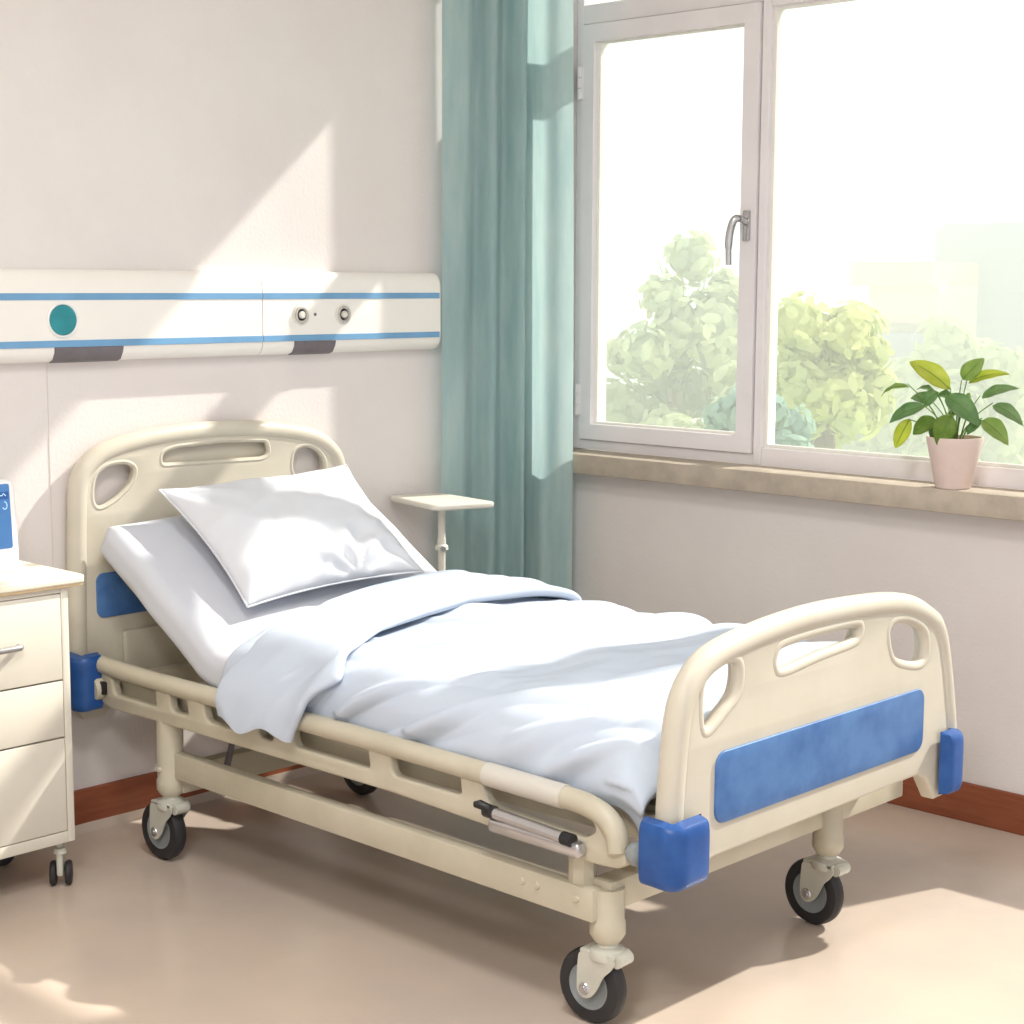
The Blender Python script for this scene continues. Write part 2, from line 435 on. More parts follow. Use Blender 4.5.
# mattress: rounded box swept on the path
def mattress():
    bm = bmesh.new(); prof = rrect(0, 1, 0, 1, .0, 1)
    r = .035; W = .78; T = TH
    loop = []
    nseg = 7
    def side(a, b, n): return [(lerp(a[0], b[0], k / n), lerp(a[1], b[1], k / n)) for k in range(n)]
    loop += side((r, 0), (W - r, 0), 16)
    for k in range(nseg): a = -math.pi / 2 + math.pi / 2 * k / nseg; loop.append((W - r + r * math.cos(a), r + r * math.sin(a)))
    loop += side((W, r), (W, T - r), 3)
    for k in range(nseg): a = math.pi / 2 * k / nseg; loop.append((W - r + r * math.cos(a), T - r + r * math.sin(a)))
    loop += side((W - r, T), (r, T), 30)
    for k in range(nseg): a = math.pi / 2 + math.pi / 2 * k / nseg; loop.append((r + r * math.cos(a), T - r + r * math.sin(a)))
    loop += side((0, T - r), (0, r), 3)
    for k in range(nseg): a = math.pi + math.pi / 2 * k / nseg; loop.append((r + r * math.cos(a), r + r * math.sin(a)))
    rings = []; ns = 120; re = .045
    ss = [re * (1 - math.cos(math.pi / 2 * k / 8)) for k in range(8)] + [lerp(re, S_END - re, k / ns) for k in range(ns + 1)] + [S_END - re + re * math.sin(math.pi / 2 * k / 8) for k in range(1, 9)]
    for s in ss:
        e = 0
        if s < re: e = re - math.sqrt(max(0, re * re - (re - s) ** 2))
        if s > S_END - re: e = re - math.sqrt(max(0, re * re - (s - S_END + re) ** 2))
        ring = []
        for (w, n) in loop:
            w2 = clamp(w, e * .8, W - e * .8); n2 = clamp(n, e, T - e)
            wr = 0
            if n > T * .8:
                wr = .004 * noise.noise(Vector((s * 5, w * 7, 1))) + .004 * max(0, noise.noise(Vector((s * 14 + w * 6, w * 4, 5))))
                wr += .010 * math.exp(-((s - .46) / .05) ** 2) * max(0, noise.noise(Vector((s * 22 + w * 10, w * 9, 2)))) * (1 if w < .4 else .3)
            sd = .004 * noise.noise(Vector((s * 9, n * 12, 9))) if w < .05 or w > W - .05 else 0
            ring.append(bm.verts.new(P(s, w2 / W, n2 + wr, sd)))
        rings.append(ring)
    m = len(loop)
    for a, b in zip(rings, rings[1:]):
        for k in range(m): bm.faces.new((a[k], a[(k + 1) % m], b[(k + 1) % m], b[k]))
    bm.faces.new(rings[0][::-1]); bm.faces.new(rings[-1])
    return bm
mt = obj('mattress', mattress(), M['sheet'], None, auto=False)
tag(mt, 'white sheeted mattress on the bed with its head end raised', 'mattress'); place_at_base(mt)

# quilt: cross profile (w, n) from the near hem over the top to the far hem, arc-length parametrised
def arc_profile(pts):
    pts = [Vector((p[0], p[1])) for p in pts]; d = [0]
    for a, b in zip(pts, pts[1:]): d.append(d[-1] + (b - a).length)
    def at(u):
        s = clamp(u) * d[-1]
        for i in range(len(d) - 1):
            if d[i + 1] >= s:
                p = pts[i].lerp(pts[i + 1], (s - d[i]) / max(1e-9, d[i + 1] - d[i]))
                tg = (pts[min(i + 2, len(pts) - 1)] - pts[max(i - 1, 0)]).normalized()
                return p, Vector((-tg.y, tg.x)), s
        return pts[-1], Vector((-1, 0)), d[-1]
    return at, d[-1]
def ridge(x): return 1 - math.sqrt(x * x + .006) * 2.0
QP = spline([(-.014, -.002), (-.018, .04), (-.010, .088), (.022, .122), (.075, .136), (.18, .132), (.38, .142), (.60, .148), (.70, .146), (.76, .130), (.79, .08), (.795, .01)], 10)
qat, QL = arc_profile(QP)
def fold_side(s, d):
    """drape folds on the near side: d = distance from hem (m)"""
    q = s * 1.0 - d * 1.5 + .05 * noise.noise(Vector((s * 3, d * 5, 0)))
    a = noise.noise(Vector((q * 5.0, d * 1.6, 11)))
    b = noise.noise(Vector((q * 12.0, d * 3.0, 21)))
    return .060 * (ridge(a) - .50) + .016 * b
def fold_top(s, w):
    a = noise.noise(Vector((s * 5 - w * 2.4, w * 2.2 + s, 31)))
    b = noise.noise(Vector((s * 11 - w * 7, w * 5, 41)))
    c = noise.noise(Vector((s * 2.2, w * 2.0, 51)))
    return .034 * max(0, ridge(a) - .40) + .018 * max(0, ridge(b) - .5) + .012 * c
S0 = LH + .085
def quilt(u, v):
    s = lerp(S0, S_END + .018, u)
    p, nr, d = qat(v); w, n = p
    ws = math.exp(-((d - .08) / .085) ** 2)              # near side weight
    fall = sst((d - .0) / .05)
    wt = sst((d - .12) / .12) * (1 - sst((d - .92) / .08))
    k = ws * fold_side(s, d) * (.5 + .5 * fall) + wt * fold_top(s, w)
    k = max(k, -.002)
    w += nr.x * k; n += nr.y * k
    # ends
    e = clamp((s - (S_END - .075)) / .093)
    n -= e * e * .085
    x_in = 0
    q = P(s, w / .78, n)
    q.x = min(q.x, 1.872 - .0)
    q.y = max(q.y, -1.712 + .02 * sst((q.x - 1.4) / .4)) if q.z < .50 else q.y
    return q
qm = grid(quilt, 300, 210)
qo = obj('quilt', qm, M['quilt'], None, auto=False)
qo.modifiers.new('s', 'SOLIDIFY').thickness = -.004
tag(qo, 'rumpled white quilt spread over the lower part of the bed', 'quilt')

# turned-down cuff of the quilt
CP = spline([(-.066, -.020), (-.068, .045), (-.054, .085), (-.028, .115), (.02, .150), (.085, .168), (.2, .171), (.4, .176), (.6, .180), (.71, .176), (.78, .150), (.80, .09), (.803, .03)], 10)
cat_, CL = arc_profile(CP)
def edge(tab, d):
    for (a, x0), (b, x1) in zip(tab, tab[1:]):
        if d <= b: return lerp(x0, x1, sst((d - a) / (b - a)) * .5 + .5 * clamp((d - a) / (b - a)))
    return tab[-1][1]
XA = [(0, .668), (.08, .672), (.18, .698), (.28, .685), (.50, .575), (.75, .545), (.98, .55), (1.2, .56)]
XB = [(0, .890), (.08, .935), (.16, .99), (.26, .93), (.42, .84), (.70, .82), (.98, .93), (1.2, .93)]
def x_to_s(x):
    lo, hi = 0, S_END
    for _ in range(22):
        m = (lo + hi) / 2; px, pz, nx, nz = path(m)
        if px + nx * .12 < x: lo = m
        else: hi = m
    return lo
STAB = [x_to_s(.3 + .8 * i / 200) for i in range(201)]
def x2s(x):
    f = clamp((x - .3) / .8) * 200; i = min(199, int(f)); return lerp(STAB[i], STAB[i + 1], f - i)
def cuff(u, v):
    p, nr, d = cat_(v); w, n = p
    xa, xb = edge(XA, d), edge(XB, d)
    xb += .010 * noise.noise(Vector((d * 7, 2, 2))); xa += .012 * noise.noise(Vector((d * 6, 7, 2)))
    T = .042 + .012 * noise.noise(Vector((d * 6, 0, 8)))
    # closed section: u 0..1 : top from b-edge to a-edge, round, bottom back
    L_ = xb - xa
    if u < .46: f = u / .46; x = xb - f * L_; side = 1
    elif u < .54: f = (u - .46) / .08; ang = math.pi * f; x = xa - .010 * math.sin(ang); side = math.cos(ang)
    elif u < .90: f = (u - .54) / .36; x = xa + f * L_; side = -1
    else: f = (u - .90) / .10; ang = math.pi * f; x = xb + .020 * math.sin(ang); side = -math.cos(ang)
    env = 1
    s = x2s(x)
    fx = (x - xa) / L_
    # folds
    ws = 1 - sst((d - .16) / .16)
    if side > 0 or True:
        q = s * 1.0 - d * .5
        k = ws * (.014 * noise.noise(Vector((q * 11, d * 5, 3))) + .020 * (ridge(noise.noise(Vector((q * 8, d * 4.0, 17)))) - .6))
        k += (1 - ws) * (.010 * noise.noise(Vector((s * 5, d * 2.6, 6))) + .008 * noise.noise(Vector((s * 16, d * 4, 9))))
    thick = T * (.55 + .45 * math.sin(math.pi * clamp(fx * .8 + .15)))
    if side <= 0 and abs(side) == 1: k *= .3
    off = side * thick * .5 + k * (1 if side > -.5 else .3) - .004
    w += nr.x * off; n += nr.y * off
    # hem pinch at both ends
    hem = sst(d / .03); w = w
    return P(s, w / .78, n + .012 * math.exp(-(d / .06) ** 2) * math.sin(fx * 9 + 1))
cm = grid(cuff, 110, 230)
# close the two ends
co = obj('turned_down_cuff', cm, M['quilt'], qo, auto=False, label='thick folded-back upper edge of the quilt')
place_at_base(qo)

# ------------------------------------------------------------------ pillow
def make_pillow():
    TL, TR = Vector((.165, -1.590, .915)), Vector((.175, -.965, .935))
    BR, BL = Vector((.515, -.985, .672)), Vector((.490, -1.560, .648))
    nrm = ((TR - TL).cross(BL - TL)).normalized()
    if nrm.z < 0: nrm = -nrm
    nu, nv = 70, 56; bm = bmesh.new()
    def pt(u, v, sgn):
        # pull the edges slightly inwards between the corners
        pu = u - .035 * (2 * u - 1) * (1 - (2 * v - 1) ** 2); pv = v - .045 * (2 * v - 1) * (1 - (2 * u - 1) ** 2)
        p = TL.lerp(TR, pu).lerp(BL.lerp(BR, pu), pv)
        a, b = 1 - abs(2 * u - 1) ** 2.2, 1 - abs(2 * v - 1) ** 2.2
        h = max(0, a * b) ** .55
        hh = (.082 if sgn > 0 else .048) * h
        du = abs(2 * u - 1); dv = abs(2 * v - 1); e = 1 - h
        wr = .012 * noise.noise(Vector((u * 4, v * 3, 4))) + .010 * (ridge(noise.noise(Vector((u * 5 + v * 4, v * 3 - u * 2, 7)))) - .5)
        # creases radiating from the lower corners
        for cu, cv, ph in ((0, 1, 0), (1, 1, 1), (0, 0, 2), (.62, 1, 3)):
            dd = math.hypot(u - cu, (v - cv) * .8); an = math.atan2(v - cv, u - cu)
            wr += .012 * math.exp(-(dd / .28) ** 2) * sst(dd / .1) * math.sin(an * 9 + ph)
        hh += wr * min(1, h * 1.6) * (1 if sgn > 0 else .3)
        return p + nrm * sgn * hh + nrm * .0
    for sgn in (1, -1):
        V = [[bm.verts.new(pt(i / (nu - 1), j / (nv - 1), sgn)) for j in range(nv)] for i in range(nu)]
        for i in range(nu - 1):
            for j in range(nv - 1): bm.faces.new((V[i][j], V[i + 1][j], V[i + 1][j + 1], V[i][j + 1]))
    bmesh.ops.remove_doubles(bm, verts=bm.verts, dist=1e-4)
    rim = []
    for k in range(30): rim.append(pt(k / 30, 0, 1))
    for k in range(24): rim.append(pt(1, k / 24, 1))
    for k in range(30): rim.append(pt(1 - k / 30, 1, 1))
    for k in range(25): rim.append(pt(0, 1 - k / 24, 1))
    return bm, rim
pb, rim = make_pillow()
pl = obj('pillow', pb, M['pillow'], None, auto=False)
tag(pl, 'plump white pillow propped on the raised head of the bed', 'pillow')
obj('seam_piping', tube(rim, .0028, 6), M['pillow'], pl)
place_at_base(pl)

# ------------------------------------------------------------------ the bed
bed = thing('hospital_bed', (1.0, -1.3, 0), 'cream hospital bed on four casters with blue panelled end boards', 'bed')
def board(name, X, thick, outline, holes, blue, face, rimr, bev=.008):
    """end board in the YZ plane centred on x = X, face = +1/-1 side that carries the blue inlay"""
    out = [tuple(p) for p in outline]
    # plate loops: (y, z) -> curve (x, y)
    to3 = lambda a, b, c: (X + c, a, b)
    b = obj(name, plate([out] + holes, thick, bev, to3, 3), M['cream'], bed)
    return b
# footboard ------------------------------------------------
fo = [(-1.690, .45), (-1.676, .616), (-1.658, .69), (-1.620, .735), (-1.560, .762), (-1.44, .780), (-1.29, .7905), (-1.139, .790), (-.965, .780), (-.860, .762), (-.780, .728), (-.735, .69), (-.702, .590), (-.668, .421)]
fo = [(y + (.008 if y < -1.2 else .0), z - .008 * clamp((z - .5) / .2)) for y, z in fo]
XF = 1.925
top = spline([(y, z) for y, z in fo], 5)
outl = [tuple(p) for p in top] + [(-.662, .35), (-.668, .292), (-.735, .290), (-.775, .345), (-.81, .362), (-1.56, .357), (-1.62, .345), (-1.65, .335), (-1.70, .37)]
hL = [(-1.607, .620), (-1.612, .69), (-1.59, .728), (-1.55, .742), (-1.50, .738), (-1.483, .711), (-1.492, .665), (-1.535, .634), (-1.585, .606)]
hS = [(-1.374, .700), (-1.372, .728), (-1.345, .745), (-1.22, .751), (-1.09, .750), (-1.062, .738), (-1.070, .712), (-1.10, .702), (-1.22, .694), (-1.345, .682)]
hR = [(-.953, .680), (-.957, .715), (-.93, .733), (-.875, .729), (-.815, .704), (-.79, .672), (-.79, .628), (-.825, .612), (-.90, .628), (-.935, .647)]
holesF = [[tuple(p) for p in spline(h, 4, True)] for h in (hL, hS, hR)]
fb = board('footboard', XF, .040, outl, holesF, None, 1, .03)
rimp = [Vector((XF, p[0], p[1])) for p in spline([(-1.672, .36)] + [(y + (.004), z - .004) for y, z in fo] + [(-.672, .36)], 5)]
obj('rim_tube', tube(rimp, .027, 14, up=(1, 0, 0)), M['cream'], fb)
obj('inlay_panel', plate([rrect(-1.566, -.806, .4215, .5635, .028)], .007, .002, lambda a, b, c: (XF + .0215 + c, a, b + (.0 if True else 0))), M['blue'], fb, label='blue rounded rectangle inlay')
# moulded hole lips on the outer face
for h in holesF:
    lp = [Vector((XF + .009, y, z)) for y, z in h]; lp.append(lp[0])
    obj('hole_lip', tube(lp, .013, 10, cap=False), M['cream'], fb)
# headboard ------------------------------------------------
XH = .030
def hm(q): return (q[0] + .029 + .014 * (q[0] + 1.8), q[1] - .007)
ho = [(-1.790, .541), (-1.786, .70), (-1.781, .849), (-1.772, .945), (-1.738, .992), (-1.676, 1.022), (-1.538, 1.045), (-1.335, 1.053), (-1.150, 1.040), (-1.020, 1.014), (-.953, .978), (-.918, .922), (-.908, .80), (-.905, .55)]
ho = [hm(q) for q in ho]
toph = spline(ho, 5)
outh = [tuple(p) for p in toph] + [hm(q) for q in [(-.905, .42), (-.93, .40), (-1.66, .40), (-1.70, .345), (-1.725, .322), (-1.785, .322), (-1.80, .345)]]
hbL = [(-1.743, .893), (-1.740, .945), (-1.72, .975), (-1.684, .988), (-1.64, .988), (-1.613, .970), (-1.622, .934), (-1.670, .893), (-1.722, .872)]
hbR = [(-1.098, .955), (-1.084, .985), (-1.045, .994), (-1.005, .980), (-.978, .950), (-.975, .918), (-1.0, .889), (-1.06, .888), (-1.095, .915)]
hbL = [hm(q) for q in hbL]; hbR = [hm(q) for q in hbR]
holesH = [[tuple(p) for p in spline(h, 4, True)] for h in (hbL, hbR)]
slotH = round_poly([hm(q) for q in [(-1.537, .969), (-1.534, 1.008), (-1.49, 1.020), (-1.33, 1.026), (-1.18, 1.017), (-1.174, .975), (-1.20, .963), (-1.36, .966)]], .02)
hb = board('headboard', XH, .036, outh, holesH + [slotH], None, 1, .03)
rimp = [Vector((XH, p[0], p[1])) for p in spline([hm((-1.788, .40))] + ho + [hm((-.905, .44))], 5)]
obj('rim_tube', tube(rimp, .026, 14, up=(1, 0, 0)), M['cream'], hb)
obj('inlay_panel', plate([rrect(-1.712, -.93, .578, .696, .022)], .007, .002, lambda a, b, c: (XH + .0195 + c, a, b)), M['blue'], hb, label='blue rounded rectangle inlay')
obj('slot_back', plate([slotH], .008, .001, lambda a, b, c: (XH - .012 + c, a, b)), M['cream'], hb)
obj('lower_moulding', box(XH + .016, XH + .040, -1.64, -.91, .408, .538, .012), M['cream'], hb)
for h in holesH + [slotH]:
    lp = [Vector((XH + .012, y, z)) for y, z in h]; lp.append(lp[0])
    obj('hole_lip', tube(lp, .008, 8, cap=False), M['cream'], hb)
# corner bumpers -------------------------------------------
def bumper(cx, cy, z0, z1, lx, ly, sx, sy, parent):
    """padded wrap round a corner: the corner is at (cx, cy), arms run lx along -sx*X and ly along -sy*Y"""
    th = .030; R = .012; base = []
    def add(p, n): base.append((Vector(p), Vector(n).normalized()))
    for k in range(9): add((th, lerp(ly, th + R, k / 8)), (-1, 0))
    for k in range(1, 9):
        t_ = math.pi / 2 * k / 9; add((th + R - R * math.cos(t_), th + R - R * math.sin(t_)), (-math.cos(t_), -math.sin(t_)))
    for k in range(9): add((lerp(th + R, lx, k / 8), th), (0, -1))
    nu = len(base); nv = 21; bm = bmesh.new(); G_ = []; H_ = []
    for i, (p, n) in enumerate(base):
        u = 2 * i / (nu - 1) - 1; row = []; rb = []
        for j in range(nv):
            v = 2 * j / (nv - 1) - 1; v = math.copysign(abs(v) ** .6, v)
            t_ = th * max(0, 1 - abs(v) ** 6) ** .25 * max(0, 1 - abs(u) ** 14) ** .2
            z = lerp(z0, z1, .5 + .5 * v) - (.003 * math.exp(-(u / .35) ** 2) * v * (1 if v > 0 else -.9))
            q_ = p + n * t_
            row.append(bm.verts.new((cx - sx * q_.x, cy - sy * q_.y, z))); rb.append(bm.verts.new((cx - sx * p.x, cy - sy * p.y, z)))
        G_.append(row); H_.append(rb)
    for A_, fl in ((G_, 0), (H_, 1)):
        for i in range(nu - 1):
            for j in range(nv - 1):
                bm.faces.new((A_[i][j], A_[i + 1][j], A_[i + 1][j + 1], A_[i][j + 1]))
    bmesh.ops.remove_doubles(bm, verts=bm.verts, dist=1e-5)
    return obj('corner_bumper', bm, M['dblue'], parent, label='deep blue corner bumper')
bumper(1.990, -1.740, .335, .462, .095, .115, 1, -1, fb)
bumper(1.985, -.655, .305, .450, .090, .085, 1, 1, fb)
bumper(.120, -1.818, .352, .500, .110, .080, 1, -1, hb)
bumper(.120, -.825, .352, .500, .110, .080, 1, 1, hb)

# side rails -----------------------------------------------
def side_rail(near):
    def Y(x): return lerp(-1.742, -1.715, clamp(x / 1.85)) if near else lerp(-.905, -.742, clamp(x / 1.85))
    sg = -1 if near else 1
    zt = lambda x: .466 - .010 * clamp((x - 1.2) / .6)
    tp = [(.085, zt(0) + .006)] + [(x, zt(x)) for x in (.3, .7, 1.1, 1.5, 1.70)] + [(1.765, .452), (1.805, .438), (1.828, .412), (1.834, .380)]
    tp = spline(tp, 6)
    # plate in XZ
    o = [(.085, .455), (1.70, .448), (1.79, .44), (1.80, .400), (1.84, .400), (1.865, .372), (1.845, .347), (1.78, .342), (1.60, .350), (1.2, .364), (.35, .364), (.15, .362), (.10, .378)]
    out = round_poly(o, .02)
    holes = []
    for a, b in ((.16, .345), (.405, .475), (.545, .70), (.75, .80), (.875, 1.13), (1.20, 1.41)):
        holes.append(round_poly([(a, .452), (b, .452), (b + .012, .402), (a + .012, .402)], .016))
    holes.append(round_poly([(1.475, .447), (1.76, .438), (1.785, .41), (1.755, .388), (1.50, .398)], .014))
    pb = plate([out] + holes, .026, .006, lambda a, b, c: (a, Y(a) - sg * .006 + c, b), 2)
    r = obj('side_rail', pb, M['metal'], bed)
    obj('top_tube', tube([(p[0], Y(p[0]) , p[1]) for p in tp], .0225, 14), M['metal'], r)
    if near:
        # latch at the head end, grip sleeve and release handle at the foot end
        obj('latch', box(.118, .146, Y(.12) - .020, Y(.12) - .008, .398, .432, .003), M['dark'], r, label='small black latch')
        obj('hinge_knuckle', lathe([(0, -.03), (.028, -.03), (.032, -.024), (.032, .02), (.0, .02)], 16, (.105, Y(.1), .410), 'Y'), M['metal'], r)
        obj('grip_sleeve', tube([(x, Y(x), zt(x)) for x in (1.49, 1.6, 1.70)], .0245, 14), M['grip'], r, label='pale grip sleeve')
        h = obj('release_handle', tube([(1.535, Y(1.6) - .030, .396), (1.735, Y(1.6) - .030, .388)], .012, 12), M['steel'], r, label='chrome release handle')
        obj('base_plate', box(1.520, 1.765, Y(1.6) - .036, Y(1.6) - .006, .354, .385, .009, 3), M['steel'], h)
        obj('end_cap', tube([(1.722, Y(1.6) - .030, .3885), (1.748, Y(1.6) - .030, .3875)], .0135, 12), M['dark'], h)
        bmn = tube([(1.512, Y(1.6) - .030, .397), (1.538, Y(1.6) - .030, .396)], .014, 12)
        add_tube(bmn, [(1.525, Y(1.6) - .034, .404), (1.510, Y(1.6) - .046, .412), (1.500, Y(1.6) - .052, .411)], [.009, .010, .006], 10)
        obj('release_knob', bmn, M['dark'], h, label='black knob')
        obj('ball_joint', lathe([(0, -.022), (.014, -.018), (.023, -.006), (.023, .008), (.012, .02), (0, .022)], 16, (1.878, Y(1.86) , .385), 'X'), M['hub'], r, label='grey ball joint')
    return r
side_rail(True); side_rail(False)

# deck and frame -------------------------------------------
bm = bmesh.new()
def quadbox(bm, xs, yfn0, yfn1, z0, z1):
    """box following the tapering sides"""
    vs = []
    for x in xs:
        vs.append([bm.verts.new((x, yfn0(x), z0)), bm.verts.new((x, yfn1(x), z0)), bm.verts.new((x, yfn1(x), z1)), bm.verts.new((x, yfn0(x), z1))])
    for a, b in zip(vs, vs[1:]):
        for k in range(4): bm.faces.new((a[k], a[(k + 1) % 4], b[(k + 1) % 4], b[k]))
    bm.faces.new(vs[0][::-1]); bm.faces.new(vs[-1])
quadbox(bm, (.12, 1.0, 1.89), lambda x: yn(x) + .012, lambda x: yn(x) + .055, .385, .440)
quadbox(bm, (.12, 1.0, 1.89), lambda x: yf(x) - .055, lambda x: yf(x) - .012, .385, .440)
for x in (.12, .50, .95, 1.40, 1.845): quadbox(bm, (x, x + .045), lambda x: yn(x) + .05, lambda x: yf(x) - .05, .388, .438)
obj('deck_frame', bm, M['metal'], bed, False)
bm = bmesh.new(); quadbox(bm, (HX + .02, 1.2, 1.855), lambda x: yn(x) + .03, lambda x: yf(x) - .03, .441, .453)
obj('mattress_platform', bm, M['metal'], bed, False)
# raised back section under the mattress
bm = bmesh.new(); vs = []
for s in (.02, .57):
    x, z, nx, nz = path(s)
    for n in (-.004, -.018):
        X = x + nx * n; vs.append(bm.verts.new((X, yn(X) + .035, z + nz * n))); vs.append(bm.verts.new((X, yf(X) - .035, z + nz * n + .035)))
for f in ((0, 1, 5, 4), (2, 3, 7, 6), (0, 1, 3, 2), (4, 5, 7, 6), (0, 2, 6, 4), (1, 3, 7, 5)): bm.faces.new([vs[i] for i in f])
obj('backrest_platform', bm, M['metal'], bed, False)
bm = tube([(.60, -1.30, .40), (.22, -1.30, .62)], .012, 10); obj('lift_strut', bm, M['steel'], bed)
bm = tube([(.50, -1.60, .385), (.445, -1.60, .235)], [.006, .009], 8); obj('support_rod', bm, M['vent'], bed)

def long_beam(y, name='long_beam'):
    b = obj(name, box(.335, 1.775, y, y + .032, .222, .288, .004), M['metal'], bed)
    return b
lb = long_beam(-1.722)
for x, z in ((1.590, .262), (1.630, .262), (1.735, .262)):
    bt = obj('bolt', lathe([(0, -.006), (.006, -.006), (.008, -.003), (.008, 0)], 10, (x, -1.721, z), 'Y'), M['metal'], lb)
long_beam(-.945)
obj('cross_beam', box(1.745, 1.795, -1.69, -.62, .240, .300, .004), M['metal'], bed)
obj('cross_beam', box(.36, .40, -1.70, -.94, .180, .250, .004), M['metal'], bed)

def make_leg(x, y, z0, z1, r=.033, oct_=False):
    pf = [(r, z1), (r, z0 + .05), (r * 1.08, z0 + .045), (r * 1.08, z0 + .02), (r * .8, z0 + .006), (r * .5, z0)]
    return obj('leg', lathe(pf[::-1], 20, (x, y, 0)), M['metal'], bed)
NF = (1.775, -1.675); NH = (.365, -1.712); FFc = (1.79, -.930); FHc = (.305, -1.0)
l1 = make_leg(NF[0], NF[1], .170, .285)
st = obj('upper_stub', lathe([(.0, .262), (.028, .262), (.028, .372), (.022, .376), (.018, .366), (0, .366)], 8, (1.722, -1.690, 0)), M['metal'], l1)
l2 = make_leg(NH[0], NH[1], .170, .372)
obj('bolt', lathe([(0, -.006), (.006, -.006), (.008, -.003), (.008, .003)], 10, (NH[0], NH[1] - .033, .245), 'Y'), M['metal'], l2)
l3 = make_leg(FFc[0], FFc[1], .170, .385)
l4 = make_leg(FHc[0] + .03, FHc[1] + .03, .170, .385)

# caster : fork is the part, wheel / hub / axle are sub-parts
def make_caster():
    bm = bmesh.new()
    # swivel housing and two cheeks
    add_lathe(bm, [(.012, .182), (.018, .180), (.022, .166), (.034, .160), (.038, .150), (.036, .142), (0, .142)][::-1], 20)
    for s in (-1, 1):
        pr = round_poly([(-.048, .152), (.030, .158), (.040, .146), (.030, .128), (.010, .110), (-.004, .078), (-.020, .060), (-.040, .056), (-.052, .070), (-.052, .110)], .012, 3)
        y0, y1 = (s * .026, s * .030)
        a = [bm.verts.new((p[0], y0, p[1])) for p in pr]; b = [bm.verts.new((p[0], y1, p[1])) for p in pr]
        bm.faces.new(a); bm.faces.new(b[::-1])
        for i in range(len(pr)): bm.faces.new((a[i], a[(i + 1) % len(pr)], b[(i + 1) % len(pr)], b[i]))
    # crown joining the cheeks
    add_box(bm, -.046, .034, -.030, .030, .148, .158, .003)
    add_tube(bm, [(.036, -.020, .146), (.036, .020, .146)], .014, 14)      # brake boss
    f = obj('caster', bm, M['fork'], None)
    f['tmp'] = 1
    wc = (-.034, 0, .0765); r = .0765
    w = obj('wheel', lathe([(r * .62, -.017), (r * .80, -.019), (r * .93, -.016), (r * .99, -.008), (r, 0), (r * .99, .008), (r * .93, .016), (r * .80, .019), (r * .62, .017), (r * .62, -.017)], 40, wc, 'Y'), M['rubber'], None, label='black rubber tyre')
    h = obj('hub', lathe([(0, -.012), (.018, -.012), (.022, -.014), (r * .52, -.013), (r * .60, -.017), (r * .63, -.016), (r * .63, .016), (r * .60, .017), (r * .52, .013), (.022, .014), (0, .012)], 36, wc, 'Y'), M['hub'], None)
    a = obj('axle_bolt', lathe([(0, -.036), (.006, -.036), (.007, -.033), (.011, -.033), (.013, -.030), (.006, -.026), (.006, .026), (.013, .030), (.011, .034), (0, .034)], 16, wc, 'Y'), M['steel'], None)
    for c_ in (w, h, a): c_.parent = f
    del f['tmp']
    return f
proto = make_caster(); first = True
for (x, y), ang in ((NF, 4), (NH, 2), (FFc, -3), (FHc, 0)):
    if first: c_ = proto; first = False
    else:
        c_ = proto.copy(); COL.objects.link(c_)
        for ch in proto.children:
            d_ = ch.copy(); COL.objects.link(d_); d_.parent = c_
    c_.parent = bed; c_.location = Vector((x, y, 0)) - Vector(bed.location); c_.rotation_euler = (0, 0, math.radians(ang))
FH_fix = None

# ------------------------------------------------------------------ bedside cabinet
cab = thing('bedside_cabinet', (.19, -2.22, 0), 'cream bedside cabinet on twin-wheel casters left of the bed', 'cabinet')
CX0, CX1, CY0, CY1 = .03, .358, -2.47, -1.984
bm = bmesh.new()
add_box(bm, CX0, CX1 - .018, CY0, CY1, .118, .736, .002)
add_box(bm, CX1 - .018, CX1, CY1 - .019, CY1, .118, .736, .002)
add_box(bm, CX1 - .018, CX1, CY0, CY0 + .019, .118, .736, .002)
add_box(bm, CX1 - .018, CX1, CY0 + .019, CY1 - .019, .118, .146, .002)
add_box(bm, CX1 - .018, CX1, CY0 + .019, CY1 - .019, .724, .736, .001)
obj('body', bm, M['cab'], cab)
ct = obj('cabinet_top', box(.02, .372, CY0 - .015, -1.946, .7425, .764, .006, 3), M['cabtop'], cab)
obj('edge_band', box(.024, .369, CY0 - .012, -1.949, .736, .745, .003), M['edge'], ct, label='tan edge band')
for a, b, nm in ((.517, .722, 'drawer'), (.378, .513, 'drawer'), (.148, .374, 'door')):
    d_ = obj(nm, box(CX1 - .0175, CX1 + .001, CY0 + .021, CY1 - .021, a, b, .0025), M['cab'], cab)
    if a == .517:
        hp = spline([(CX1, -2.300, .612), (CX1 + .020, -2.298, .614), (CX1 + .026, -2.27, .614), (CX1 + .026, -2.150, .614), (CX1 + .020, -2.122, .614), (CX1, -2.120, .612)], 6)
        obj('handle', tube(hp, .0075, 10, sx=.9), M['steel'], d_, label='brushed steel bar handle')
def twin_caster():
    bm = bmesh.new()
    add_lathe(bm, [(.008, .118), (.008, .10), (.015, .098), (.018, .086), (.0, .086)][::-1], 12)
    add_box(bm, -.030, .012, -.008, .008, .028, .096, .006)
    f = obj('caster', bm, M['fork'], None)
    for s in (-1, 1):
        w = obj('wheel', lathe([(0, -.009), (.020, -.008), (.027, -.007), (.030, -.003), (.030, .003), (.027, .007), (.020, .008), (0, .009)], 24, (-.016, s * .018, .030), 'Y'), M['rubber'], None)
        w.parent = f
    return f
pc = twin_caster()
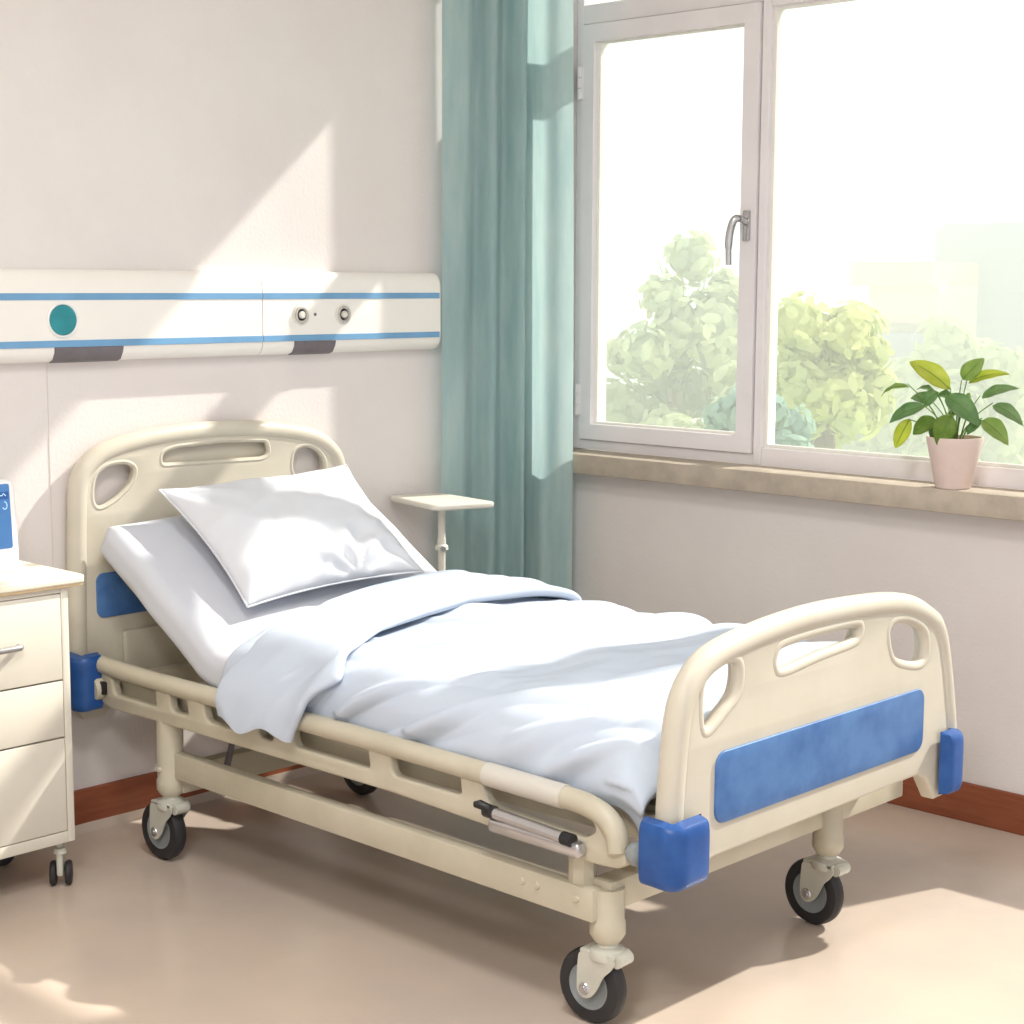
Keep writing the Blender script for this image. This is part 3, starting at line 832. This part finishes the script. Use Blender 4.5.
for i, (x, y) in enumerate(((.325, -2.008), (.325, -2.445), (.075, -2.008), (.075, -2.445))):
    if i == 0: c_ = pc
    else:
        c_ = pc.copy(); COL.objects.link(c_)
        for ch in pc.children:
            d_ = ch.copy(); COL.objects.link(d_); d_.parent = c_
    c_.parent = cab; c_.location = Vector((x, y, 0)) - Vector(cab.location); c_.rotation_euler = (0, 0, math.radians(-38 if i == 0 else 20 + 30 * i))

# ------------------------------------------------------------------ monitor on the cabinet
mon = thing('patient_monitor', (.17, -2.14, .764), 'small white patient monitor with blue screen on the bedside cabinet', 'monitor')
def tilt(bm, deg, piv):
    bmesh.ops.rotate(bm, verts=bm.verts, cent=piv, matrix=Matrix.Rotation(math.radians(deg), 3, 'Y'))
    return bm
DZ = .004
PV = (.19, -2.14, .77)
def mx_(a, b, c): return (.205 + c, a, b)
case = tilt(plate([rrect(-2.272, -2.0165, .770, .976, .018)], .05, .008, lambda a, b, c: (.180 + c, a, b + DZ)), -4, PV)
cs = obj('case', case, M['white'], mon)
obj('screen', tilt(plate([rrect(-2.254, -2.034, .812, .966, .006)], .004, .0008, lambda a, b, c: (.2055 + c, a, b + DZ)), -4, PV), M['screen'], mon, label='lit blue display')
obj('status_tile', tilt(plate([rrect(-2.075, -2.038, .930, .948, .003)], .002, .0004, lambda a, b, c: (.2085 + c, a, b + DZ)), -4, PV), M['scr_dk'], mon, label='dark blue readout tile')
tr_ = [(.2095, -2.070, .939 + DZ), (.2095, -2.055, .939 + DZ), (.2095, -2.052, .944 + DZ), (.2095, -2.046, .938 + DZ)]
bm = tube(tr_, .0012, 6, cap=True)
wv = [(.2095, -2.250 + k * .009, .905 + DZ + (.014 if k % 6 == 3 else (-.006 if k % 6 == 4 else 0))) for k in range(20)]
add_tube(bm, wv, .0012, 6)
loop_ = [(.2095, -2.050 + .006 * math.cos(a), .915 + DZ + .009 * math.sin(a)) for a in [math.radians(d) for d in range(-150, 120, 30)]]
add_tube(bm, loop_, .0012, 6)
obj('trace', tilt(bm, -4, PV), M['scr_lt'], mon, label='pale readout lines')
bm = plate([rrect(-2.250, -2.022, .760, .776, .007)], .11, .005, lambda a, b, c: (.180 + c, a, b + DZ)); add_box(bm, .150, .205, -2.24, -2.03, .774, .790, .004)
obj('base', bm, M['white'], mon)

# ------------------------------------------------------------------ small pole table
tb = thing('pole_table', (.20, -.60, 0), 'small pale tray table on a slim pole beside the curtain', 'table')
pts = round_poly([(-.005 + .01, -.655), (.055, -.490), (.345, -.527), (.280, -.720)], .025, 5)
obj('tray_top', plate([pts], .018, .006, lambda a, b, c: (a, b, .798 + c)), M['wfit'], tb)
ob = obj('pole', tube([(.200, -.615, .02), (.200, -.615, .79)], .0115, 14), M['wfit'], tb)
obj('collar', lathe([(.011, .655), (.020, .657), (.020, .668), (.013, .674), (.013, .690), (.011, .690)], 16, (.200, -.615, 0)), M['wfit'], ob)
obj('clamp_knob', tube([(.200, -.615, .664), (.230, -.637, .664)], [.005, .008], 10), M['hub'], ob)
obj('base', lathe([(0, 0), (.15, 0), (.155, .008), (.14, .016), (.03, .024), (.016, .04), (0, .04)], 32, (.200, -.615, 0)), M['wfit'], tb)

# ------------------------------------------------------------------ potted plant
PX, PY, PZ = 1.568, -.037, .913
plant = thing('potted_plant', (PX, PY, PZ), 'leafy green plant in a pale pink pot on the window sill', 'plant')
obj('pot', lathe([(0, 0), (.043, 0), (.047, .004), (.070, .110), (.0745, .128), (.0745, .137), (.070, .137), (.066, .123), (0, .121)], 36, (PX, PY, PZ)), M['pot'], plant)
obj('soil', lathe([(0, .131), (.03, .130), (.067, .127), (.066, .122), (0, .1215)], 24, (PX, PY, PZ)), M['soil'], plant)
def pw(zx, zy, dy):
    """leaf layout in plant units: zx across, zy up from the soil (m), dy toward the room"""
    return Vector((PX + zx * 1.12 , PY + zx * .16 - dy, PZ + .122 + zy))
def leaf(b, t, wd, face, m, bend=.012):
    b, t = Vector(b), Vector(t); ax = (t - b); L_ = ax.length; a = ax.normalized()
    view = Vector((.55, -.72, .25 * 1)).normalized()
    nrm = (view * face[0] + Vector((0, 0, 1)) * face[1]); nrm = (nrm - a * nrm.dot(a)).normalized(); sd = a.cross(nrm)
    nl, nw = 14, 7
    def fn(u, v):
        f = u; c_ = 2 * v - 1
        w = wd / 2 * (math.sin(math.pi * f ** .85) ** .75 if 0 < f < 1 else 0) * (1 - .15 * f)
        mid = b + a * L_ * f - nrm * bend * (2 * f - 1) ** 2 + Vector((0, 0, -.010 * f * f))
        cup = nrm * (abs(c_) ** 1.5 * w * .28 + .0012 * math.sin(f * 18) * abs(c_))
        return mid + sd * w * c_ + cup
    bm = grid(fn, nl, nw); bmesh.ops.remove_doubles(bm, verts=bm.verts, dist=1e-5)
    o_ = obj('leaf', bm, M[m], plant, auto=False); o_.modifiers.new('s', 'SOLIDIFY').thickness = .0008
    bmv = tube([b + a * L_ * f * .97 - nrm * bend * (2 * f - 1) ** 2 + Vector((0, 0, -.010 * f * f)) + nrm * .0006 for f in [k / 8 for k in range(9)]], [.0011] * 6 + [.0008, .0006, .0003], 5)
    obj('midrib', bmv, M['stem'], o_)
Zs = 2167.0
LV = [((585, 305), (362, 130), 112, 'leafy', .02, (1, .2)), ((633, 262), (738, 115), 92, 'leafl', .01, (1, .1)), ((640, 268), (858, 185), 64, 'leafy', -.01, (1, .5)),
      ((703, 352), (885, 268), 62, 'leafg', -.02, (1, .5)), ((790, 385), (957, 468), 78, 'leafg', .0, (1, .4)), ((768, 470), (912, 580), 100, 'leafl', .03, (1, .3)),
      ((345, 295), (183, 335), 48, 'leafl', .01, (.8, .8)), ((475, 332), (385, 287), 38, 'leafg', -.01, (.8, .6)), ((455, 410), (252, 495), 84, 'leafd', .03, (1, .4)),
      ((450, 395), (335, 345), 72, 'leafg', -.02, (1, .3)), ((545, 490), (405, 555), 90, 'leafo', .05, (1, .2)), ((372, 502), (290, 662), 80, 'leafy', .02, (1, .1)),
      ((585, 340), (772, 480), 120, 'leafd', .04, (1, .3)), ((640, 455), (590, 612), 118, 'leafo', .065, (1, .1)), ((570, 350), (480, 335), 55, 'leafd', .0, (1, .5)),
      ((505, 335), (425, 405), 70, 'leafd', .01, (1, .3)), ((750, 480), (685, 545), 52, 'leafd', .02, (1, .2)), ((640, 425), (555, 460), 44, 'leafl', .0, (1, .3)),
      ((600, 560), (530, 480), 60, 'leafd', .01, (1, .1)), ((640, 340), (680, 360), 40, 'leafl', .0, (1, .3)), ((525, 610), (520, 500), 46, 'leafd', .03, (1, .1)), ((620, 620), (560, 560), 60, 'leafo', .04, (1, .1))]
stems = bmesh.new()
for (bx, by), (tx, ty), wd, m_, dy, face in LV:
    b = pw((bx - 600) / Zs, (622 - by) / Zs, dy); t_ = pw((tx - 600) / Zs, (622 - ty) / Zs, dy + random.uniform(-.008, .02))
    leaf(b, t_, wd / Zs * 1.2, face, m_)
    r0 = Vector((PX + (bx - 600) / Zs * .18, PY - dy * .3, PZ + .118))
    midp = r0.lerp(b, .5) + Vector((-(bx - 600) / Zs * .12, 0, .012))
    add_tube(stems, spline([r0, midp, b], 6), [.0022] * 7 + [.0016] * 6, 6)
obj('stems', stems, M['stem'], plant)

# ------------------------------------------------------------------ outside
ground = obj('lawn', box(-150, 60, 4, 180, -12.2, -12), M['grass'], None, False)
tag(ground, 'pale green grounds far below the window', 'lawn', kind='structure')
def make_tree(name, cx, cy, ztop, rx, rz, m, label, group, n=900, ls=.30, seed=1, trunk=True):
    rnd = random.Random(seed); zc = ztop - rz
    root = thing(name, (cx, cy, -12), label, 'tree', group)
    blobs = []
    for k in range(34):
        while True:
            p = Vector((rnd.uniform(-1, 1), rnd.uniform(-1, 1), rnd.uniform(-1, 1)))
            if p.length < 1: break
        q = Vector((cx + p.x * rx * .85, cy + p.y * rx * .85, zc + p.z * rz * .88)); blobs.append((q, rnd.uniform(.24, .42) * rx))
    bm = bmesh.new()
    for q, r in blobs:
        res = bmesh.ops.create_icosphere(bm, subdivisions=2, radius=r * .70, matrix=Matrix.Translation(q))
        for v in res['verts']:
            v.co += (v.co - q).normalized() * r * .35 * noise.noise(v.co * (1.6 / max(.5, r)))
    for k in range(n * 3):
        q, r = rnd.choice(blobs)
        d = Vector((rnd.gauss(0, 1), rnd.gauss(0, 1), rnd.gauss(0, 1))).normalized()
        c_ = q + d * r * rnd.uniform(.62, 1.15); s_ = ls * rnd.uniform(.5, 1.2)
        a = Vector((rnd.gauss(0, 1), rnd.gauss(0, 1), rnd.gauss(0, 1))).normalized(); b = a.cross(d)
        if b.length < .1: continue
        b.normalize(); a = b.cross(d).normalized()
        vs = [bm.verts.new(c_ + a * s_ * x_ + b * s_ * .6 * y_) for x_, y_ in ((-1, 0), (-.3, -.8), (.6, -.6), (1, 0), (.6, .7), (-.3, .8))]
        bm.faces.new(vs)
    obj('crown', bm, m, root, False, recalc=False)
    if trunk: obj('trunk', tube([(cx, cy, -12), (cx + .2, cy, zc - rz * .5), (cx, cy, zc)], [.45, .3, .12], 8), M['trunk'], root)
    return root
G = 'hazy trees outside the window'
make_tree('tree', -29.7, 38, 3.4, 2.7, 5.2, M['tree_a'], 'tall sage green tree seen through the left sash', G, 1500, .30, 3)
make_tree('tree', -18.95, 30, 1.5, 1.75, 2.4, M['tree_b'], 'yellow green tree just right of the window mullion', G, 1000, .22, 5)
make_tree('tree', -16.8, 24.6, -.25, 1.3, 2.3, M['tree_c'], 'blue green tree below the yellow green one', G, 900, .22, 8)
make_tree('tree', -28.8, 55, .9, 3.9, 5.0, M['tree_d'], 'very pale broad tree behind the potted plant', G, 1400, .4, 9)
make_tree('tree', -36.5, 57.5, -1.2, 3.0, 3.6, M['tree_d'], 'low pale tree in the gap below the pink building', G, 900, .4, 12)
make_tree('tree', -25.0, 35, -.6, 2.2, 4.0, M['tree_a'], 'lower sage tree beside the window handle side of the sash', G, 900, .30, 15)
bt = thing('office_block', (-35, 72, -12), 'tall plain grey blue block in the haze at right', 'building')
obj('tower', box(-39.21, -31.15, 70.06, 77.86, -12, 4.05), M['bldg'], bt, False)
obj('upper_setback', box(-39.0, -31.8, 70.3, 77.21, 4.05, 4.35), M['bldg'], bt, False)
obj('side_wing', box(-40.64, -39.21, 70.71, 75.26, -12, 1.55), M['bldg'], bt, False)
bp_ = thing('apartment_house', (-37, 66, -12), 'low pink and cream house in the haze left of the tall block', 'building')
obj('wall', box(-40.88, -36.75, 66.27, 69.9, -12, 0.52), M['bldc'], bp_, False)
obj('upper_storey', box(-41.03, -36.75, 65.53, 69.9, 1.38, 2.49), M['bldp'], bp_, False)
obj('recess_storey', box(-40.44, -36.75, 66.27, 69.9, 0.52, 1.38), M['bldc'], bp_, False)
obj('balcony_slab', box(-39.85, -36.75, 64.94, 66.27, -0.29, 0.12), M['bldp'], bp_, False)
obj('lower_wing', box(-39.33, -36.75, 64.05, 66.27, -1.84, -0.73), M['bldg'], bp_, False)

# real haze in the air outside
hz = bpy.data.materials.new('haze'); hz.use_nodes = True
N = hz.node_tree.nodes; N.remove(N['Principled BSDF'])
vs = N.new('ShaderNodeVolumeScatter'); vs.inputs['Color'].default_value = (.68, .68, .66, 1); vs.inputs['Density'].default_value = .020; vs.inputs['Anisotropy'].default_value = .0
hz.node_tree.links.new(vs.outputs[0], N['Material Output'].inputs['Volume'])
hb_ = obj('haze', box(-120, 20, 8, 130, -12, 14), hz, None, False)
tag(hb_, 'thin morning haze over the grounds outside', 'haze', kind='stuff')

# ------------------------------------------------------------------ light
W = bpy.data.worlds.new('sky'); S.world = W; W.use_nodes = True
bg = W.node_tree.nodes['Background']; bg.inputs['Color'].default_value = (.92, .97, 1.03, 1); bg.inputs['Strength'].default_value = 1.15
sun = bpy.data.lights.new('sun', 'SUN'); sun.energy = 6.8; sun.angle = math.radians(1.0); sun.color = (1, .94, .84)
so = bpy.data.objects.new('sun', sun); COL.objects.link(so)
so.rotation_euler = Vector((-.335, -1, -.90)).to_track_quat('-Z', 'Y').to_euler(); so.location = (3, 8, 12)

for i, (x, y) in enumerate(((2.3, -2.7), (3.3, -4.3))):  # added ceiling panels, out of view, to brighten the room
    cl = thing('added_ceiling_light', (x, y, ZC - .05), ['added unseen square fill panel above the bed', 'added unseen square fill panel nearest the wall facing the window'][i], 'ceiling light', 'added ceiling fill panels')
    bm = bmesh.new(); add_frame(bm, x - .32, x + .32, 0, 0.64, x - .30, x + .30, .02, .62, 0, .04, 0)
    for v in bm.verts: v.co = Vector((v.co.x, y - .32 + v.co.z, ZC - .045 + v.co.y))
    obj('frame', bm, M['white'], cl, False)
    obj('fill_diffuser', box(x - .299, x + .299, y - .299, y + .299, ZC - .015, ZC - .005), FILL_GLOW, cl, False)
    al = bpy.data.lights.new('added_fill_light', 'AREA'); al.energy = (36, 62)[i]; al.shape = 'SQUARE'; al.size = .58; al.color = (1, .985, .96)
    ao = bpy.data.objects.new('added_fill_light', al); COL.objects.link(ao); ao.location = (x, y, ZC - .05)
# ------------------------------------------------------------------ camera
F = 1707.89; yaw, pitch, roll = math.radians(133.858), math.radians(-7.6436), math.radians(.26372)
f = Vector((math.cos(pitch) * math.cos(yaw), math.cos(pitch) * math.sin(yaw), math.sin(pitch)))
rt = Vector((math.sin(yaw), -math.cos(yaw), 0)); up = rt.cross(f)
c, s = math.cos(roll), math.sin(roll)
R_ = c * rt + s * up; U_ = -s * rt + c * up
cam = bpy.data.cameras.new('camera'); cam.sensor_width = 36; cam.lens = F / 1024 * 36; cam.clip_end = 500; cam.clip_start = .05
cobj = bpy.data.objects.new('camera', cam); COL.objects.link(cobj)
mw = Matrix((R_, U_, -f)).transposed().to_4x4(); mw.translation = Vector((3.856, -4.116, 1.45)); cobj.matrix_world = mw
S.camera = cobj
S.view_settings.view_transform = 'Standard'; S.view_settings.look = 'None'; S.view_settings.gamma = 1
S.view_settings.use_curve_mapping = False; S.view_settings.exposure = 0.0
S.cycles.volume_bounces = 6
